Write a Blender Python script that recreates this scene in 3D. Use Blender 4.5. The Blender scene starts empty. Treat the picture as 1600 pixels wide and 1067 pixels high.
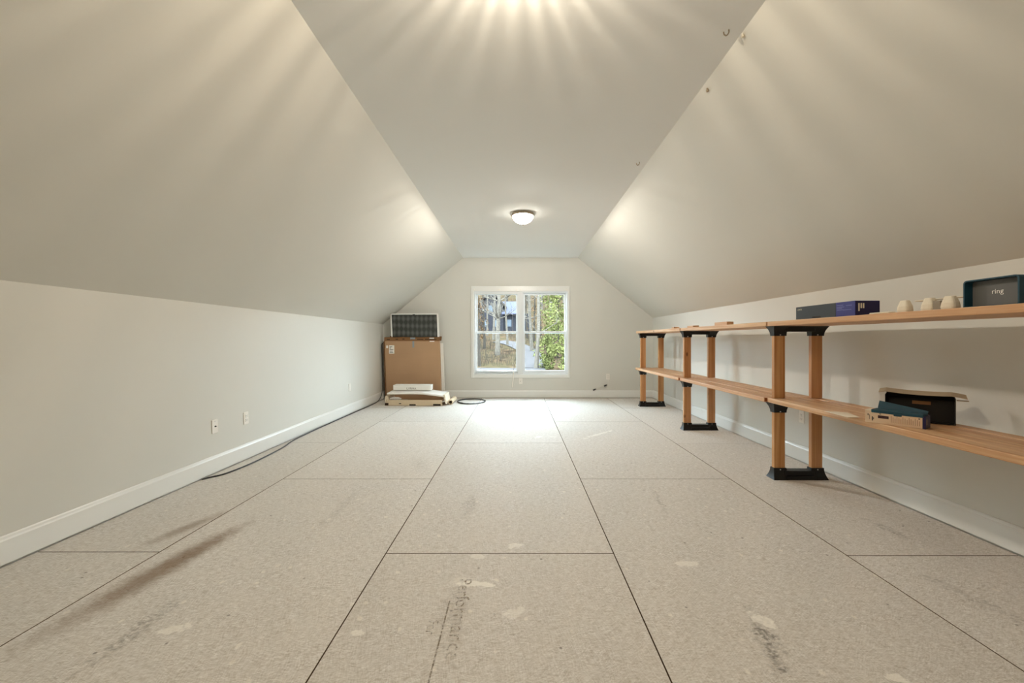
import bpy, bmesh, math, random
from mathutils import Vector, Matrix
random.seed(7)
PI = math.pi
scene = bpy.context.scene
COL = scene.collection

# ---------------------------------------------------------------- camera
CAM_H = 1.137
cam_d = bpy.data.cameras.new('camera')
cam = bpy.data.objects.new('camera', cam_d); COL.objects.link(cam)
cam.location = (0, 0, CAM_H); cam.rotation_euler = (PI / 2, 0, 0)
cam_d.sensor_width = 36; cam_d.lens = 15.0
cam_d.shift_x = -9 / 1600; cam_d.shift_y = -2.5 / 1600
cam_d.clip_start = 0.03; cam_d.clip_end = 600
scene.camera = cam

# ---------------------------------------------------------------- sky (overcast), exposure
SKY = 20.0
LAMP_W = (65.0, 134.0)
world = bpy.data.worlds.new('overcast_sky'); scene.world = world
world.use_nodes = True
wn = world.node_tree; wn.nodes.clear()
w_out = wn.nodes.new('ShaderNodeOutputWorld'); w_bg = wn.nodes.new('ShaderNodeBackground')
w_tc = wn.nodes.new('ShaderNodeTexCoord'); w_sep = wn.nodes.new('ShaderNodeSeparateXYZ')
w_mr = wn.nodes.new('ShaderNodeMapRange')
w_mr.inputs[1].default_value = 0; w_mr.inputs[2].default_value = 1
w_mr.inputs[3].default_value = 0.85; w_mr.inputs[4].default_value = 1.0
w_mul = wn.nodes.new('ShaderNodeMath'); w_mul.operation = 'MULTIPLY'; w_mul.inputs[1].default_value = SKY
w_bg.inputs[0].default_value = (0.76, 0.90, 1.0, 1)
wn.links.new(w_tc.outputs['Generated'], w_sep.inputs[0]); wn.links.new(w_sep.outputs[2], w_mr.inputs[0])
wn.links.new(w_mr.outputs[0], w_mul.inputs[0]); wn.links.new(w_mul.outputs[0], w_bg.inputs[1])
wn.links.new(w_bg.outputs[0], w_out.inputs[0])
vs = scene.view_settings
vs.view_transform = 'Standard'; vs.look = 'None'; vs.exposure = 0.40; vs.gamma = 1.0; vs.use_curve_mapping = False
scene.cycles.max_bounces = 10; scene.cycles.diffuse_bounces = 6; scene.cycles.transparent_max_bounces = 8
scene.cycles.sample_clamp_indirect = 6

# ---------------------------------------------------------------- node helpers
class NB:
    def __init__(s, name):
        s.m = bpy.data.materials.new(name); s.m.use_nodes = True
        s.t = s.m.node_tree; s.t.nodes.clear()
        s.out = s.t.nodes.new('ShaderNodeOutputMaterial')
    def n(s, typ, **kw):
        nd = s.t.nodes.new(typ)
        for k, v in kw.items(): setattr(nd, k, v)
        return nd
    def l(s, a, b): s.t.links.new(a, b)
    def setin(s, inp, v):
        if isinstance(v, (int, float)): inp.default_value = v
        elif isinstance(v, (tuple, list)): inp.default_value = v
        else: s.l(v, inp)
    def math(s, op, a, b=0.0, c=None, clamp=False):
        nd = s.n('ShaderNodeMath', operation=op); nd.use_clamp = clamp
        s.setin(nd.inputs[0], a); s.setin(nd.inputs[1], b)
        if c is not None: s.setin(nd.inputs[2], c)
        return nd.outputs[0]
    def mix(s, fac, a, b, blend='MIX'):
        nd = s.n('ShaderNodeMix', data_type='RGBA', blend_type=blend)
        s.setin(nd.inputs[0], fac); s.setin(nd.inputs[6], a); s.setin(nd.inputs[7], b)
        return nd.outputs[2]
    def remap(s, v, a, b, c=0.0, d=1.0, smooth=False):
        nd = s.n('ShaderNodeMapRange'); nd.clamp = True
        if smooth: nd.interpolation_type = 'SMOOTHSTEP'
        s.setin(nd.inputs[0], v)
        for i, q in enumerate((a, b, c, d)): nd.inputs[i + 1].default_value = q
        return nd.outputs[0]
    def noise(s, vec, scale, detail=2.0, rough=0.5, dist=0.0):
        nd = s.n('ShaderNodeTexNoise')
        if vec is not None: s.l(vec, nd.inputs['Vector'])
        nd.inputs['Scale'].default_value = scale; nd.inputs['Detail'].default_value = detail
        nd.inputs['Roughness'].default_value = rough; nd.inputs['Distortion'].default_value = dist
        return nd.outputs[0]
    def mapping(s, vec, loc=(0, 0, 0), rot=(0, 0, 0), sc=(1, 1, 1), typ='POINT'):
        nd = s.n('ShaderNodeMapping', vector_type=typ)
        s.l(vec, nd.inputs[0])
        nd.inputs[1].default_value = loc; nd.inputs[2].default_value = rot; nd.inputs[3].default_value = sc
        return nd.outputs[0]
    def pos(s): return s.n('ShaderNodeNewGeometry').outputs['Position']
    def obj(s): return s.n('ShaderNodeTexCoord').outputs['Object']
    def rnd(s): return s.n('ShaderNodeObjectInfo').outputs['Random']
    def bump(s, h, strength=0.2, dist=0.01):
        nd = s.n('ShaderNodeBump'); nd.inputs['Strength'].default_value = strength
        nd.inputs['Distance'].default_value = dist; s.l(h, nd.inputs['Height'])
        return nd.outputs[0]
    def bsdf(s, col, rough=0.5, spec=0.5, metal=0.0, normal=None):
        nd = s.n('ShaderNodeBsdfPrincipled')
        s.setin(nd.inputs['Base Color'], col); s.setin(nd.inputs['Roughness'], rough)
        nd.inputs['Specular IOR Level'].default_value = spec; nd.inputs['Metallic'].default_value = metal
        if normal is not None: s.l(normal, nd.inputs['Normal'])
        s.l(nd.outputs[0], s.out.inputs[0])
        return nd

def srgb(r, g, b):
    def f(c):
        c /= 255
        return c / 12.92 if c <= 0.04045 else ((c + 0.055) / 1.055) ** 2.4
    return (f(r), f(g), f(b), 1.0)

def plain(name, col, rough=0.5, spec=0.4, metal=0.0, var=0.06, scale=9.0):
    b = NB(name)
    nz = b.noise(b.obj(), scale, 3)
    dark = tuple(c * (1 - var) for c in col[:3]) + (1,); lite = tuple(min(1, c * (1 + var)) for c in col[:3]) + (1,)
    b.bsdf(b.mix(nz, dark, lite), rough, spec, metal)
    return b.m

def paint(name, col, rough=0.5, spec=0.35):
    b = NB(name)
    p = b.pos()
    big = b.noise(p, 0.9, 3); fine = b.noise(p, 220, 2)
    c = b.mix(big, tuple(x * 0.97 for x in col[:3]) + (1,), tuple(min(1, x * 1.03) for x in col[:3]) + (1,))
    b.bsdf(c, rough, spec, 0, b.bump(fine, 0.06, 0.002))
    return b.m

M = {}
M['wall'] = paint('greige_wall_paint', srgb(215, 214, 207), 0.5, 0.35)
M['ceil'] = paint('ceiling_paint', srgb(241, 243, 242), 0.8, 0.2)
M['trim'] = paint('white_trim_paint', srgb(233, 234, 231), 0.3, 0.5)
M['vinyl'] = plain('white_vinyl', srgb(230, 234, 236), 0.35, 0.5, var=0.02)
M['dark'] = plain('dark_gap', srgb(48, 40, 33), 0.9, 0.1)
M['edge'] = plain('sealed_panel_edge', srgb(96, 80, 64), 0.9, 0.1)
M['black'] = plain('black_plastic', srgb(10, 10, 11), 0.42, 0.4, var=0.15)
M['screw'] = plain('zinc_screw', srgb(205, 205, 205), 0.35, 0.5, metal=0.8)
M['cable'] = plain('black_cable', srgb(38, 38, 40), 0.45, 0.5)
M['plate'] = plain('white_plate', srgb(236, 233, 226), 0.35, 0.5, var=0.02)
M['socket'] = plain('dark_fitting_grey', srgb(70, 66, 60), 0.6, 0.3)  # even dark grey of outlet slots, coax connectors and the wand hook
M['nickel'] = plain('brushed_nickel', srgb(170, 158, 140), 0.32, 0.5, metal=0.9)

def floor_mat():
    b = NB('osb_subfloor')
    p = b.pos()
    # strands: three stretched noise fields turned against each other
    warp = b.n('ShaderNodeTexNoise'); warp.inputs['Scale'].default_value = 9; b.l(p, warp.inputs['Vector'])
    wv = b.n('ShaderNodeVectorMath', operation='MULTIPLY_ADD')
    b.l(warp.outputs['Color'], wv.inputs[0]); wv.inputs[1].default_value = (0.05, 0.05, 0); b.l(p, wv.inputs[2])
    acc = None
    for ang in (0.25, 1.35, 2.45, 3.0):
        st = b.noise(b.mapping(b.mapping(wv.outputs[0], rot=(0, 0, ang)), sc=(26, 190, 1)), 1.0, 3, 0.6)
        acc = st if acc is None else b.math('ADD', acc, st)
    strand = b.remap(acc, 1.55, 2.45)
    big = b.noise(p, 0.7, 4); mid = b.noise(p, 5.0, 4, 0.6)
    c = b.mix(strand, srgb(168, 159, 147), srgb(247, 246, 244))
    c = b.mix(b.remap(mid, 0.35, 0.7, 0, 0.35), c, srgb(226, 222, 215))
    c = b.mix(b.remap(big, 0.3, 0.7, 0, 0.25), c, srgb(208, 196, 180))
    # every panel a shade of its own
    pr = b.n('ShaderNodeObjectInfo').outputs['Random']
    c = b.mix(b.math('MULTIPLY', pr, 0.10), c, srgb(140, 128, 112))
    # dark specks and pale chips
    v = b.n('ShaderNodeTexVoronoi'); v.inputs['Scale'].default_value = 7; b.l(p, v.inputs['Vector'])
    sp = b.math('MULTIPLY', b.remap(v.outputs['Distance'], 0.03, 0.06, 1, 0), 0.6)
    c = b.mix(sp, c, srgb(70, 60, 50))
    v2 = b.n('ShaderNodeTexVoronoi'); v2.inputs['Scale'].default_value = 10
    b.l(b.mapping(wv.outputs[0], loc=(3.3, 1.7, 0), sc=(1, 0.7, 1)), v2.inputs['Vector'])
    c = b.mix(b.math('MULTIPLY', b.remap(v2.outputs['Distance'], 0.07, 0.12, 1, 0), 0.4), c, srgb(250, 245, 234))
    edge = b.noise(p, 16, 4, 0.65); fine = b.noise(p, 48, 3, 0.6)
    def ell(cx, cy, rx, ry, ang=0, soft=0.7, rag=0.9):
        q = b.mapping(p, loc=(cx, cy, 0), rot=(0, 0, ang), sc=(rx, ry, 1000), typ='TEXTURE')
        ln = b.n('ShaderNodeVectorMath', operation='LENGTH'); b.l(q, ln.inputs[0])
        d = b.math('MULTIPLY_ADD', b.math('SUBTRACT', edge, 0.5), rag * 2, ln.outputs['Value'])
        return b.remap(d, 1 - soft, 1.0, 1, 0, True)
    # dirt with shapes of its own: brown water stain along a seam, grey scuffs, pale spatters; plus a glare streak painted in
    for (cx, cy, rx, ry, a, k) in ((-1.765, 2.10, .125, .70, -.125, .66), (-1.72, 2.35, .08, .40, -.15, .3), (-2.005, 2.58, .075, .34, -.27, .5)):
        c = b.mix(b.math('MULTIPLY', ell(cx, cy, rx, ry, a, .85, .35), k), c, srgb(116, 86, 52))
    for (cx, cy, rx, ry, a, k) in ((-1.49, 1.66, .05, .30, 0, .5), (.95, 1.62, .06, .24, -.25, .75), (2.22, 2.58, .05, .22, .1, .4),
                                   (-.33, 2.95, .06, .28, 0, .35), (1.0, 3.0, .03, .35, -.1, .3), (-1.2, 2.9, .05, .5, 0, .22),
                                   (-.27, 1.75, .08, .35, -.05, .25), (2.0, 1.9, .06, .3, .2, .3), (-.9, 3.9, .1, .3, .3, .2)):
        mk = b.math('MULTIPLY', ell(cx, cy, rx, ry, a, .8, 1.1), b.remap(fine, .40, .62))
        c = b.mix(b.math('MULTIPLY', mk, k), c, srgb(92, 86, 80))
    for (cx, cy, rx, ry, a, k) in ((-.20, 1.99, .085, .022, -.1, .8), (-.27, 2.02, .05, .03, .5, .4), (.99, 1.73, .032, .055, .3, .8), (.865, 2.17, .06, .03, 0, .6),
                                   (-1.35, 1.675, .05, .03, .5, .7), (-.205, 2.24, .05, .022, 0, .5), (-.02, 2.36, .05, .03, .4, .6),
                                   (-.02, 1.78, .05, .035, .4, .5), (1.27, 1.43, .03, .02, 0, .7), (-.62, 1.66, .025, .015, 0, .7), (.42, 5.0, .06, .02, 0, .35),
                                   (.98, 5.15, .03, .32, -.75, .5), (.25, 5.0, .05, .05, 0, .5)):  # long thin ellipse: glare on the far floor, painted into the colour
        c = b.mix(b.math('MULTIPLY', ell(cx, cy, rx * 1.15, ry * 1.15, a, .4, 1.5), k * .8), c, srgb(253, 250, 242))
    b.bsdf(c, b.remap(mid, .3, .7, .60, .72), 0.2, 0, b.bump(strand, 0.10, 0.0015))
    return b.m
M['floor'] = floor_mat()

def wood(name, axis, base=(216, 180, 136), dark=(178, 126, 78), lite=(236, 206, 168)):
    b = NB(name)
    o = b.obj(); r = b.rnd()
    off = b.n('ShaderNodeCombineXYZ'); 
    for i in range(3): b.l(b.math('MULTIPLY', r, 7.3 + 3 * i), off.inputs[i])
    ad = b.n('ShaderNodeVectorMath', operation='ADD'); b.l(o, ad.inputs[0]); b.l(off.outputs[0], ad.inputs[1])
    sc = [26, 26, 26]; sc[axis] = 0.9
    g = b.noise(b.mapping(ad.outputs[0], sc=tuple(sc)), 1.0, 4, 0.6, 0.6)
    sc2 = [120, 120, 120]; sc2[axis] = 3
    f = b.noise(b.mapping(ad.outputs[0], sc=tuple(sc2)), 1.0, 2)
    c = b.mix(b.remap(g, .37, .63), srgb(*dark), srgb(*lite))
    c = b.mix(0.3, c, srgb(*base))
    c = b.mix(b.remap(f, .3, .8, 0, .25), c, srgb(*dark))
    c = b.mix(b.math('MULTIPLY', r, 0.5), c, srgb(190, 134, 92))
    sc3 = [7, 7, 7]; sc3[axis] = 3.2
    v = b.n('ShaderNodeTexVoronoi'); v.inputs['Scale'].default_value = 1.0
    b.l(b.mapping(ad.outputs[0], sc=tuple(sc3)), v.inputs['Vector'])
    kn = b.remap(v.outputs['Distance'], .05, .11, .85, 0)
    c = b.mix(kn, c, srgb(92, 48, 24))
    b.bsdf(c, 0.42, 0.45, 0, b.bump(f, 0.1, 0.002))
    return b.m
M['wood_y'] = wood('pine_board', 1)  # board tones lightened to carry the daylight on the shelf tops
M['wood_z'] = wood('pine_post', 2, base=(196, 144, 88), dark=(162, 104, 54), lite=(216, 170, 116))
M['endgrain'] = plain('pine_end_grain', srgb(150, 84, 44), 0.7, 0.2, var=0.2, scale=60)

def cardboard(name, col, rough=0.85):
    b = NB(name)
    o = b.obj()
    z = b.noise(b.mapping(o, sc=(2, 2, 90)), 1.0, 2); big = b.noise(o, 3.0, 3)
    c = b.mix(big, tuple(x * .9 for x in col[:3]) + (1,), tuple(min(1, x * 1.08) for x in col[:3]) + (1,))
    c = b.mix(b.remap(z, .4, .8, 0, .12), c, tuple(x * .7 for x in col[:3]) + (1,))
    b.bsdf(c, rough, 0.2)
    return b.m
M['kraft'] = cardboard('kraft_cardboard', srgb(180, 146, 114))
M['kraft_d'] = cardboard('kraft_cardboard_worn', srgb(132, 96, 64))
M['kraft_l'] = cardboard('pale_cardboard', srgb(214, 196, 168))
M['cream'] = cardboard('cream_cardboard', srgb(232, 220, 200))
M['foam'] = plain('white_foam', srgb(238, 238, 234), 0.7, 0.2, var=0.03)
M['label'] = plain('white_label', srgb(240, 238, 232), 0.6, 0.3, var=0.02)
M['ink'] = plain('dark_ink', srgb(58, 54, 50), 0.7, 0.2)
M['tape'] = plain('blue_grey_tape', srgb(134, 146, 150), 0.3, 0.5)

# ---------------------------------------------------------------- mesh helpers
OFF = {}
def link(name, me, mat, parent=None):
    o = bpy.data.objects.new(name, me); COL.objects.link(o)
    if mat is not None and len(me.materials) == 0: me.materials.append(mat)
    if parent is not None: o.parent = parent
    return o
def finish(name, bm, mat, parent=None, smooth=False, world=True, origin=None, recalc=True):
    """bm is in world coordinates; parts are stored relative to their thing's base"""
    off = Vector((0, 0, 0))
    if parent is not None: off = OFF.get(parent, Vector((0, 0, 0)))
    elif origin is not None: off = Vector(origin)
    if recalc: bmesh.ops.recalc_face_normals(bm, faces=bm.faces[:])
    if world and off.length > 0: bmesh.ops.translate(bm, verts=bm.verts[:], vec=-off)
    if smooth:
        for f in bm.faces: f.smooth = True
    me = bpy.data.meshes.new(name); bm.to_mesh(me); bm.free()
    mats = mat if isinstance(mat, (list, tuple)) else [mat]
    for m in mats: me.materials.append(m)
    o = bpy.data.objects.new(name, me); COL.objects.link(o)
    if parent is not None: o.parent = parent
    elif origin is not None: o.location = origin
    OFF[o] = off
    return o
def tag(o, label=None, cat=None, group=None, kind=None):
    if label: o['label'] = label
    if cat: o['category'] = cat
    if group: o['group'] = group
    if kind: o['kind'] = kind
    return o
def empty(name, loc, label=None, cat=None, group=None, kind=None):
    o = bpy.data.objects.new(name, None); COL.objects.link(o); o.location = loc
    o.empty_display_size = 0.1
    OFF[o] = Vector(loc)
    return tag(o, label, cat, group, kind)
def box(bm, x0, x1, y0, y1, z0, z1, bev=0.0, mi=0, seg=1):
    vs_ = [bm.verts.new((x, y, z)) for x in (x0, x1) for y in (y0, y1) for z in (z0, z1)]
    F = [(0, 1, 3, 2), (4, 6, 7, 5), (0, 4, 5, 1), (2, 3, 7, 6), (0, 2, 6, 4), (1, 5, 7, 3)]
    fs = [bm.faces.new([vs_[i] for i in f]) for f in F]
    for f in fs: f.material_index = mi
    if bev > 0:
        es = list({e for f in fs for e in f.edges})
        bmesh.ops.bevel(bm, geom=es, offset=bev, segments=seg, affect='EDGES', profile=0.5)
    return vs_
def fbox(bm, o, u, n, a0, a1, b0, b1, z0, z1, bev=0.0, w=(0, 0, 1), mi=0):
    """box in a frame: origin o, axes u (length), n (depth), w (up)"""
    o, u, n, w = Vector(o), Vector(u), Vector(n), Vector(w)
    vs_ = [bm.verts.new(o + u * a + n * b + w * c) for a in (a0, a1) for b in (b0, b1) for c in (z0, z1)]
    F = [(0, 1, 3, 2), (4, 6, 7, 5), (0, 4, 5, 1), (2, 3, 7, 6), (0, 2, 6, 4), (1, 5, 7, 3)]
    fs = [bm.faces.new([vs_[i] for i in f]) for f in F]
    for f in fs: f.material_index = mi
    if bev > 0:
        bmesh.ops.bevel(bm, geom=list({e for f in fs for e in f.edges}), offset=bev, segments=2, affect='EDGES', profile=0.5)
def prism(bm, pts, ax, d0, d1):
    """extrude a 2D outline along axis ax ('x','y','z')"""
    def P(p, d):
        return {'x': (d, p[0], p[1]), 'y': (p[0], d, p[1]), 'z': (p[0], p[1], d)}[ax]
    a = [bm.verts.new(P(p, d0)) for p in pts]; c = [bm.verts.new(P(p, d1)) for p in pts]
    n = len(pts)
    bm.faces.new(a); bm.faces.new(c[::-1])
    for i in range(n): bm.faces.new((a[i], c[i], c[(i + 1) % n], a[(i + 1) % n]))
def lathe(bm, prof, cx, cy, n=48, wob=None):
    rings = []
    for (r, z) in prof:
        if r < 1e-5: rings.append([bm.verts.new((cx, cy, z))]); continue
        rg = []
        for k in range(n):
            a = 2 * PI * k / n; rr = r * (1 + (wob(a, r) if wob else 0))
            rg.append(bm.verts.new((cx + rr * math.cos(a), cy + rr * math.sin(a), z)))
        rings.append(rg)
    for A, B in zip(rings, rings[1:]):
        if len(A) == 1 and len(B) == 1: continue
        for k in range(n):
            k2 = (k + 1) % n
            if len(A) == 1: bm.faces.new((A[0], B[k], B[k2]))
            elif len(B) == 1: bm.faces.new((A[k], B[0], A[k2]))
            else: bm.faces.new((A[k], B[k], B[k2], A[k2]))
def tube(bm, pts, r, n=8, cap=True, closed=False):
    pts = [Vector(p) for p in pts]; rings = []
    N = len(pts); up = Vector((0, 0, 1))
    for i, p in enumerate(pts):
        if closed: d = pts[(i + 1) % N] - pts[i - 1]
        else: d = pts[min(i + 1, N - 1)] - pts[max(i - 1, 0)]
        d.normalize()
        ref = up if abs(d.z) < 0.95 else Vector((1, 0, 0))
        s = d.cross(ref).normalized(); t = s.cross(d)
        rr = r[i] if isinstance(r, (list, tuple)) else r
        rings.append([bm.verts.new(p + s * rr * math.cos(2 * PI * k / n) + t * rr * math.sin(2 * PI * k / n)) for k in range(n)])
    R = list(zip(rings, rings[1:])) + ([(rings[-1], rings[0])] if closed else [])
    for A, B in R:
        for k in range(n): bm.faces.new((A[k], A[(k + 1) % n], B[(k + 1) % n], B[k]))
    if cap and not closed:
        bm.faces.new(rings[0][::-1]); bm.faces.new(rings[-1])
def catmull(P, k=8):
    P = [Vector(p) for p in P]; out = []
    for i in range(len(P) - 1):
        a, b_, c, d = P[max(i - 1, 0)], P[i], P[i + 1], P[min(i + 2, len(P) - 1)]
        for j in range(k):
            t = j / k
            out.append(0.5 * ((2 * b_) + (c - a) * t + (2 * a - 5 * b_ + 4 * c - d) * t * t + (3 * b_ - a - 3 * c + d) * t ** 3))
    out.append(P[-1]); return out
def text_bm(body, size, o, right, upv, thick=0.0006, align='LEFT', sx=1.0):
    """letters as thin geometry: origin o, reading direction right, letter-up upv"""
    cu = bpy.data.curves.new('txt', 'FONT'); cu.body = body; cu.size = size; cu.resolution_u = 3
    cu.align_x = align
    ob = bpy.data.objects.new('txt', cu); COL.objects.link(ob)
    dg = bpy.context.evaluated_depsgraph_get(); me = bpy.data.meshes.new_from_object(ob.evaluated_get(dg))
    bpy.data.objects.remove(ob); bpy.data.curves.remove(cu)
    bm = bmesh.new(); bm.from_mesh(me); bpy.data.meshes.remove(me)
    o, right, upv = Vector(o), Vector(right).normalized(), Vector(upv).normalized()
    nrm = right.cross(upv)
    for v in bm.verts: v.co = o + right * v.co.x * sx + upv * v.co.y + nrm * thick
    return bm

# ================================================================ ROOM SHELL
YB, YR = 8.36, -1.7                     # window wall, wall behind the camera
XLb, XLt, ZL = -2.585, -2.645, 1.443    # left knee wall foot / head
XR, ZR = 2.65, 1.567                    # right knee wall
CLX, CRX, ZC = -1.075, 1.175, 2.747     # flat part of the ceiling
T = 0.14

b = bmesh.new(); box(b, XLb - .2, XR + .2, YR - .1, YB + .1, -.25, -.0235)
floor = tag(finish('floor', b, M['dark']), 'pale oriented strand board subfloor laid in large panels', 'floor', kind='structure')
# subfloor panels 4 ft x 8 ft, staggered
cols = [(-3.14, -1.921, 2.29), (-1.921, -0.703, 3.493), (-0.703, 0.511, 2.275), (0.511, 1.737, 3.493), (1.737, 2.95, 2.25)]
PL = 2.438
mesh_cache = {}
for ci, (xa, xb, y0) in enumerate(cols):
    y = y0 - PL * 2
    while y < YB:
        ya, yb = max(y, YR), min(y + PL, YB - .004)
        xa_, xb_ = max(xa, XLb + .006), min(xb, XR - .006)
        if yb - ya > 0.05:
            g = 0.0017
            w_, l_ = round(xb_ - xa_ - 2 * g, 4), round(yb - ya - 2 * g, 4)
            key = (w_, l_)
            if key not in mesh_cache:
                b = bmesh.new(); box(b, -w_ / 2, w_ / 2, -l_ / 2, l_ / 2, -.0225, 0, 0.0012); bmesh.ops.recalc_face_normals(b, faces=b.faces[:])
                for f in b.faces: f.material_index = 0 if f.normal.z > .9 else 1
                me = bpy.data.meshes.new('panel'); b.to_mesh(me); b.free(); me.materials.append(M['floor']); me.materials.append(M['edge']); mesh_cache[key] = me
            p = link('panel', mesh_cache[key], M['floor'], floor)
            p.location = ((xa_ + xb_) / 2, (ya + yb) / 2, random.uniform(-.0008, 0.0))
        y += PL
# worn print on the middle panel
def stamp_mat():
    b = NB('worn_panel_print'); p = b.pos()
    d = b.n('ShaderNodeBsdfDiffuse'); d.inputs[0].default_value = srgb(160, 147, 130); tr = b.n('ShaderNodeBsdfTransparent'); mx = b.n('ShaderNodeMixShader')
    f = b.math('MULTIPLY', b.remap(b.noise(p, 70, 3, .7), .38, .58), b.remap(b.noise(p, 7, 2), .35, .6, .25, .75))
    b.l(f, mx.inputs[0]); b.l(tr.outputs[0], mx.inputs[1]); b.l(d.outputs[0], mx.inputs[2]); b.l(mx.outputs[0], b.out.inputs[0])
    return b.m
M['stamp'] = stamp_mat()
finish('panel_print', text_bm('Performance', .085, (-.275, 2.03, .0012), (.03, -1, 0), (1, .03, 0), 0.0004, sx=1.18), M['stamp'], floor, recalc=False)
finish('panel_print', text_bm('For', .06, (-.36, 1.73, .0012), (.03, -1, 0), (1, .03, 0), 0.0004), M['stamp'], floor, recalc=False)
b = bmesh.new(); box(b, -.2995, -.2935, 1.3, 1.86, .0004, .0009); finish('panel_print', b, M['stamp'], floor)

def shell(name, bm, mat, label, cat): return tag(finish(name, bm, mat), label, cat, kind='structure')
b = bmesh.new(); prism(b, [(XLb, -.02), (XLt, ZL), (XLt - T, ZL), (XLb - T, -.02)], 'y', YR, YB)
shell('wall_left', b, M['wall'], 'low greige knee wall on the left with outlets', 'wall')
b = bmesh.new(); box(b, XR, XR + T, YR, YB, -.02, ZR)
shell('wall_right', b, M['wall'], 'low greige knee wall behind the wooden shelving', 'wall')
b = bmesh.new(); prism(b, [(XLt, ZL), (CLX, ZC), (CLX - .05, ZC + T), (XLt - T, ZL)], 'y', YR, YB)
shell('ceiling_left', b, M['wall'], 'sloping greige ceiling above the left knee wall', 'ceiling')
b = bmesh.new(); prism(b, [(XR, ZR), (CRX, ZC), (CRX + .05, ZC + T), (XR + T, ZR)], 'y', YR, YB)
shell('ceiling_right', b, M['wall'], 'sloping greige ceiling above the shelving wall', 'ceiling')
b = bmesh.new(); prism(b, [(CLX, ZC), (CRX, ZC), (CRX + .05, ZC + T), (CLX - .05, ZC + T)], 'y', YR, YB)
shell('ceiling', b, M['ceil'], 'flat strip of ceiling holding the two dome lamps', 'ceiling')
# window wall with a hole
WX0, WX1, WZ0, WZ1 = -.862, .985, .452, 2.090
b = bmesh.new()
def V(x, z): return b.verts.new((x, YB, z))
a = dict(bl=V(XLb - .1, -.02), tl=V(XLt - .1, ZL - .02), cl=V(CLX - .02, ZC + .06), cr=V(CRX + .02, ZC + .06), tr=V(XR + .1, ZR - .02), br=V(XR + .1, -.02),
         h00=V(WX0, WZ0), h10=V(WX1, WZ0), h11=V(WX1, WZ1), h01=V(WX0, WZ1))
fs = [b.faces.new([a[k] for k in ks]) for ks in (('bl', 'br', 'h10', 'h00'), ('br', 'tr', 'cr', 'h11', 'h10'), ('cr', 'cl', 'h01', 'h11'), ('cl', 'tl', 'bl', 'h00', 'h01'))]
r = bmesh.ops.extrude_face_region(b, geom=fs)
bmesh.ops.translate(b, verts=[e for e in r['geom'] if isinstance(e, bmesh.types.BMVert)], vec=(0, .16, 0))
shell('wall_back', b, M['wall'], 'greige gable wall around the twin window', 'wall')
b = bmesh.new(); prism(b, [(XLb - .1, -.02), (XLt - .1, ZL), (CLX, ZC + .06), (CRX, ZC + .06), (XR + .1, ZR), (XR + .1, -.02)], 'y', YR - .12, YR)
shell('wall_rear', b, M['wall'], 'greige gable wall behind the viewer', 'wall')
# baseboards: flat board with a small moulded cap, a dark slit beneath
BBP = [(0, .012), (.015, .012), (.015, .128), (.011, .136), (.009, .146), (.005, .152), (0, .152)]
def bboard(name, label, f, d0, d1, ax):
    b = bmesh.new(); prism(b, [f(*p) for p in BBP], ax, d0, d1)
    return shell(name, b, M['trim'], label, 'baseboard')
bboard('baseboard_left', 'white baseboard along the left knee wall with a dark cable', lambda u, z: (XLb + u - .0415 * z, z), YR, YB, 'y')
bboard('baseboard_right', 'white baseboard behind the wooden shelving', lambda u, z: (XR - u, z), YR, YB, 'y')
bboard('baseboard_back', 'white baseboard below the window', lambda u, z: (YB - u, z), XLb + .012, XR - .015, 'x')
bboard('baseboard_rear', 'white baseboard behind the viewer', lambda u, z: (YR + u, z), XLb + .012, XR - .015, 'x')

# ================================================================ WINDOW
trim = empty('trim_1', (.06, YB, .39), 'white casing boards framing the twin window', 'trim', kind='structure')
cy0, cy1 = YB - .020, YB
for (x0, x1, z0, z1) in ((-.916, WX0 + .004, .392, 2.190), (WX1 - .004, 1.018, .392, 2.190), (WX0 + .004, WX1 - .004, WZ1 - .004, 2.190), (WX0 + .004, WX1 - .004, .392, WZ0 + .004)):
    b = bmesh.new(); box(b, x0, x1, cy0, cy1, z0, z1, .004)
    finish('casing_board', b, M['trim'], trim)
for x in (-.85, -.36, -.02, .06, .58, .95):     # blind brackets left on the head casing
    b = bmesh.new(); box(b, x - .012, x + .012, cy0 - .008, cy0, 2.105, 2.128, .002); finish('bracket', b, M['plate'], trim)

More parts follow.
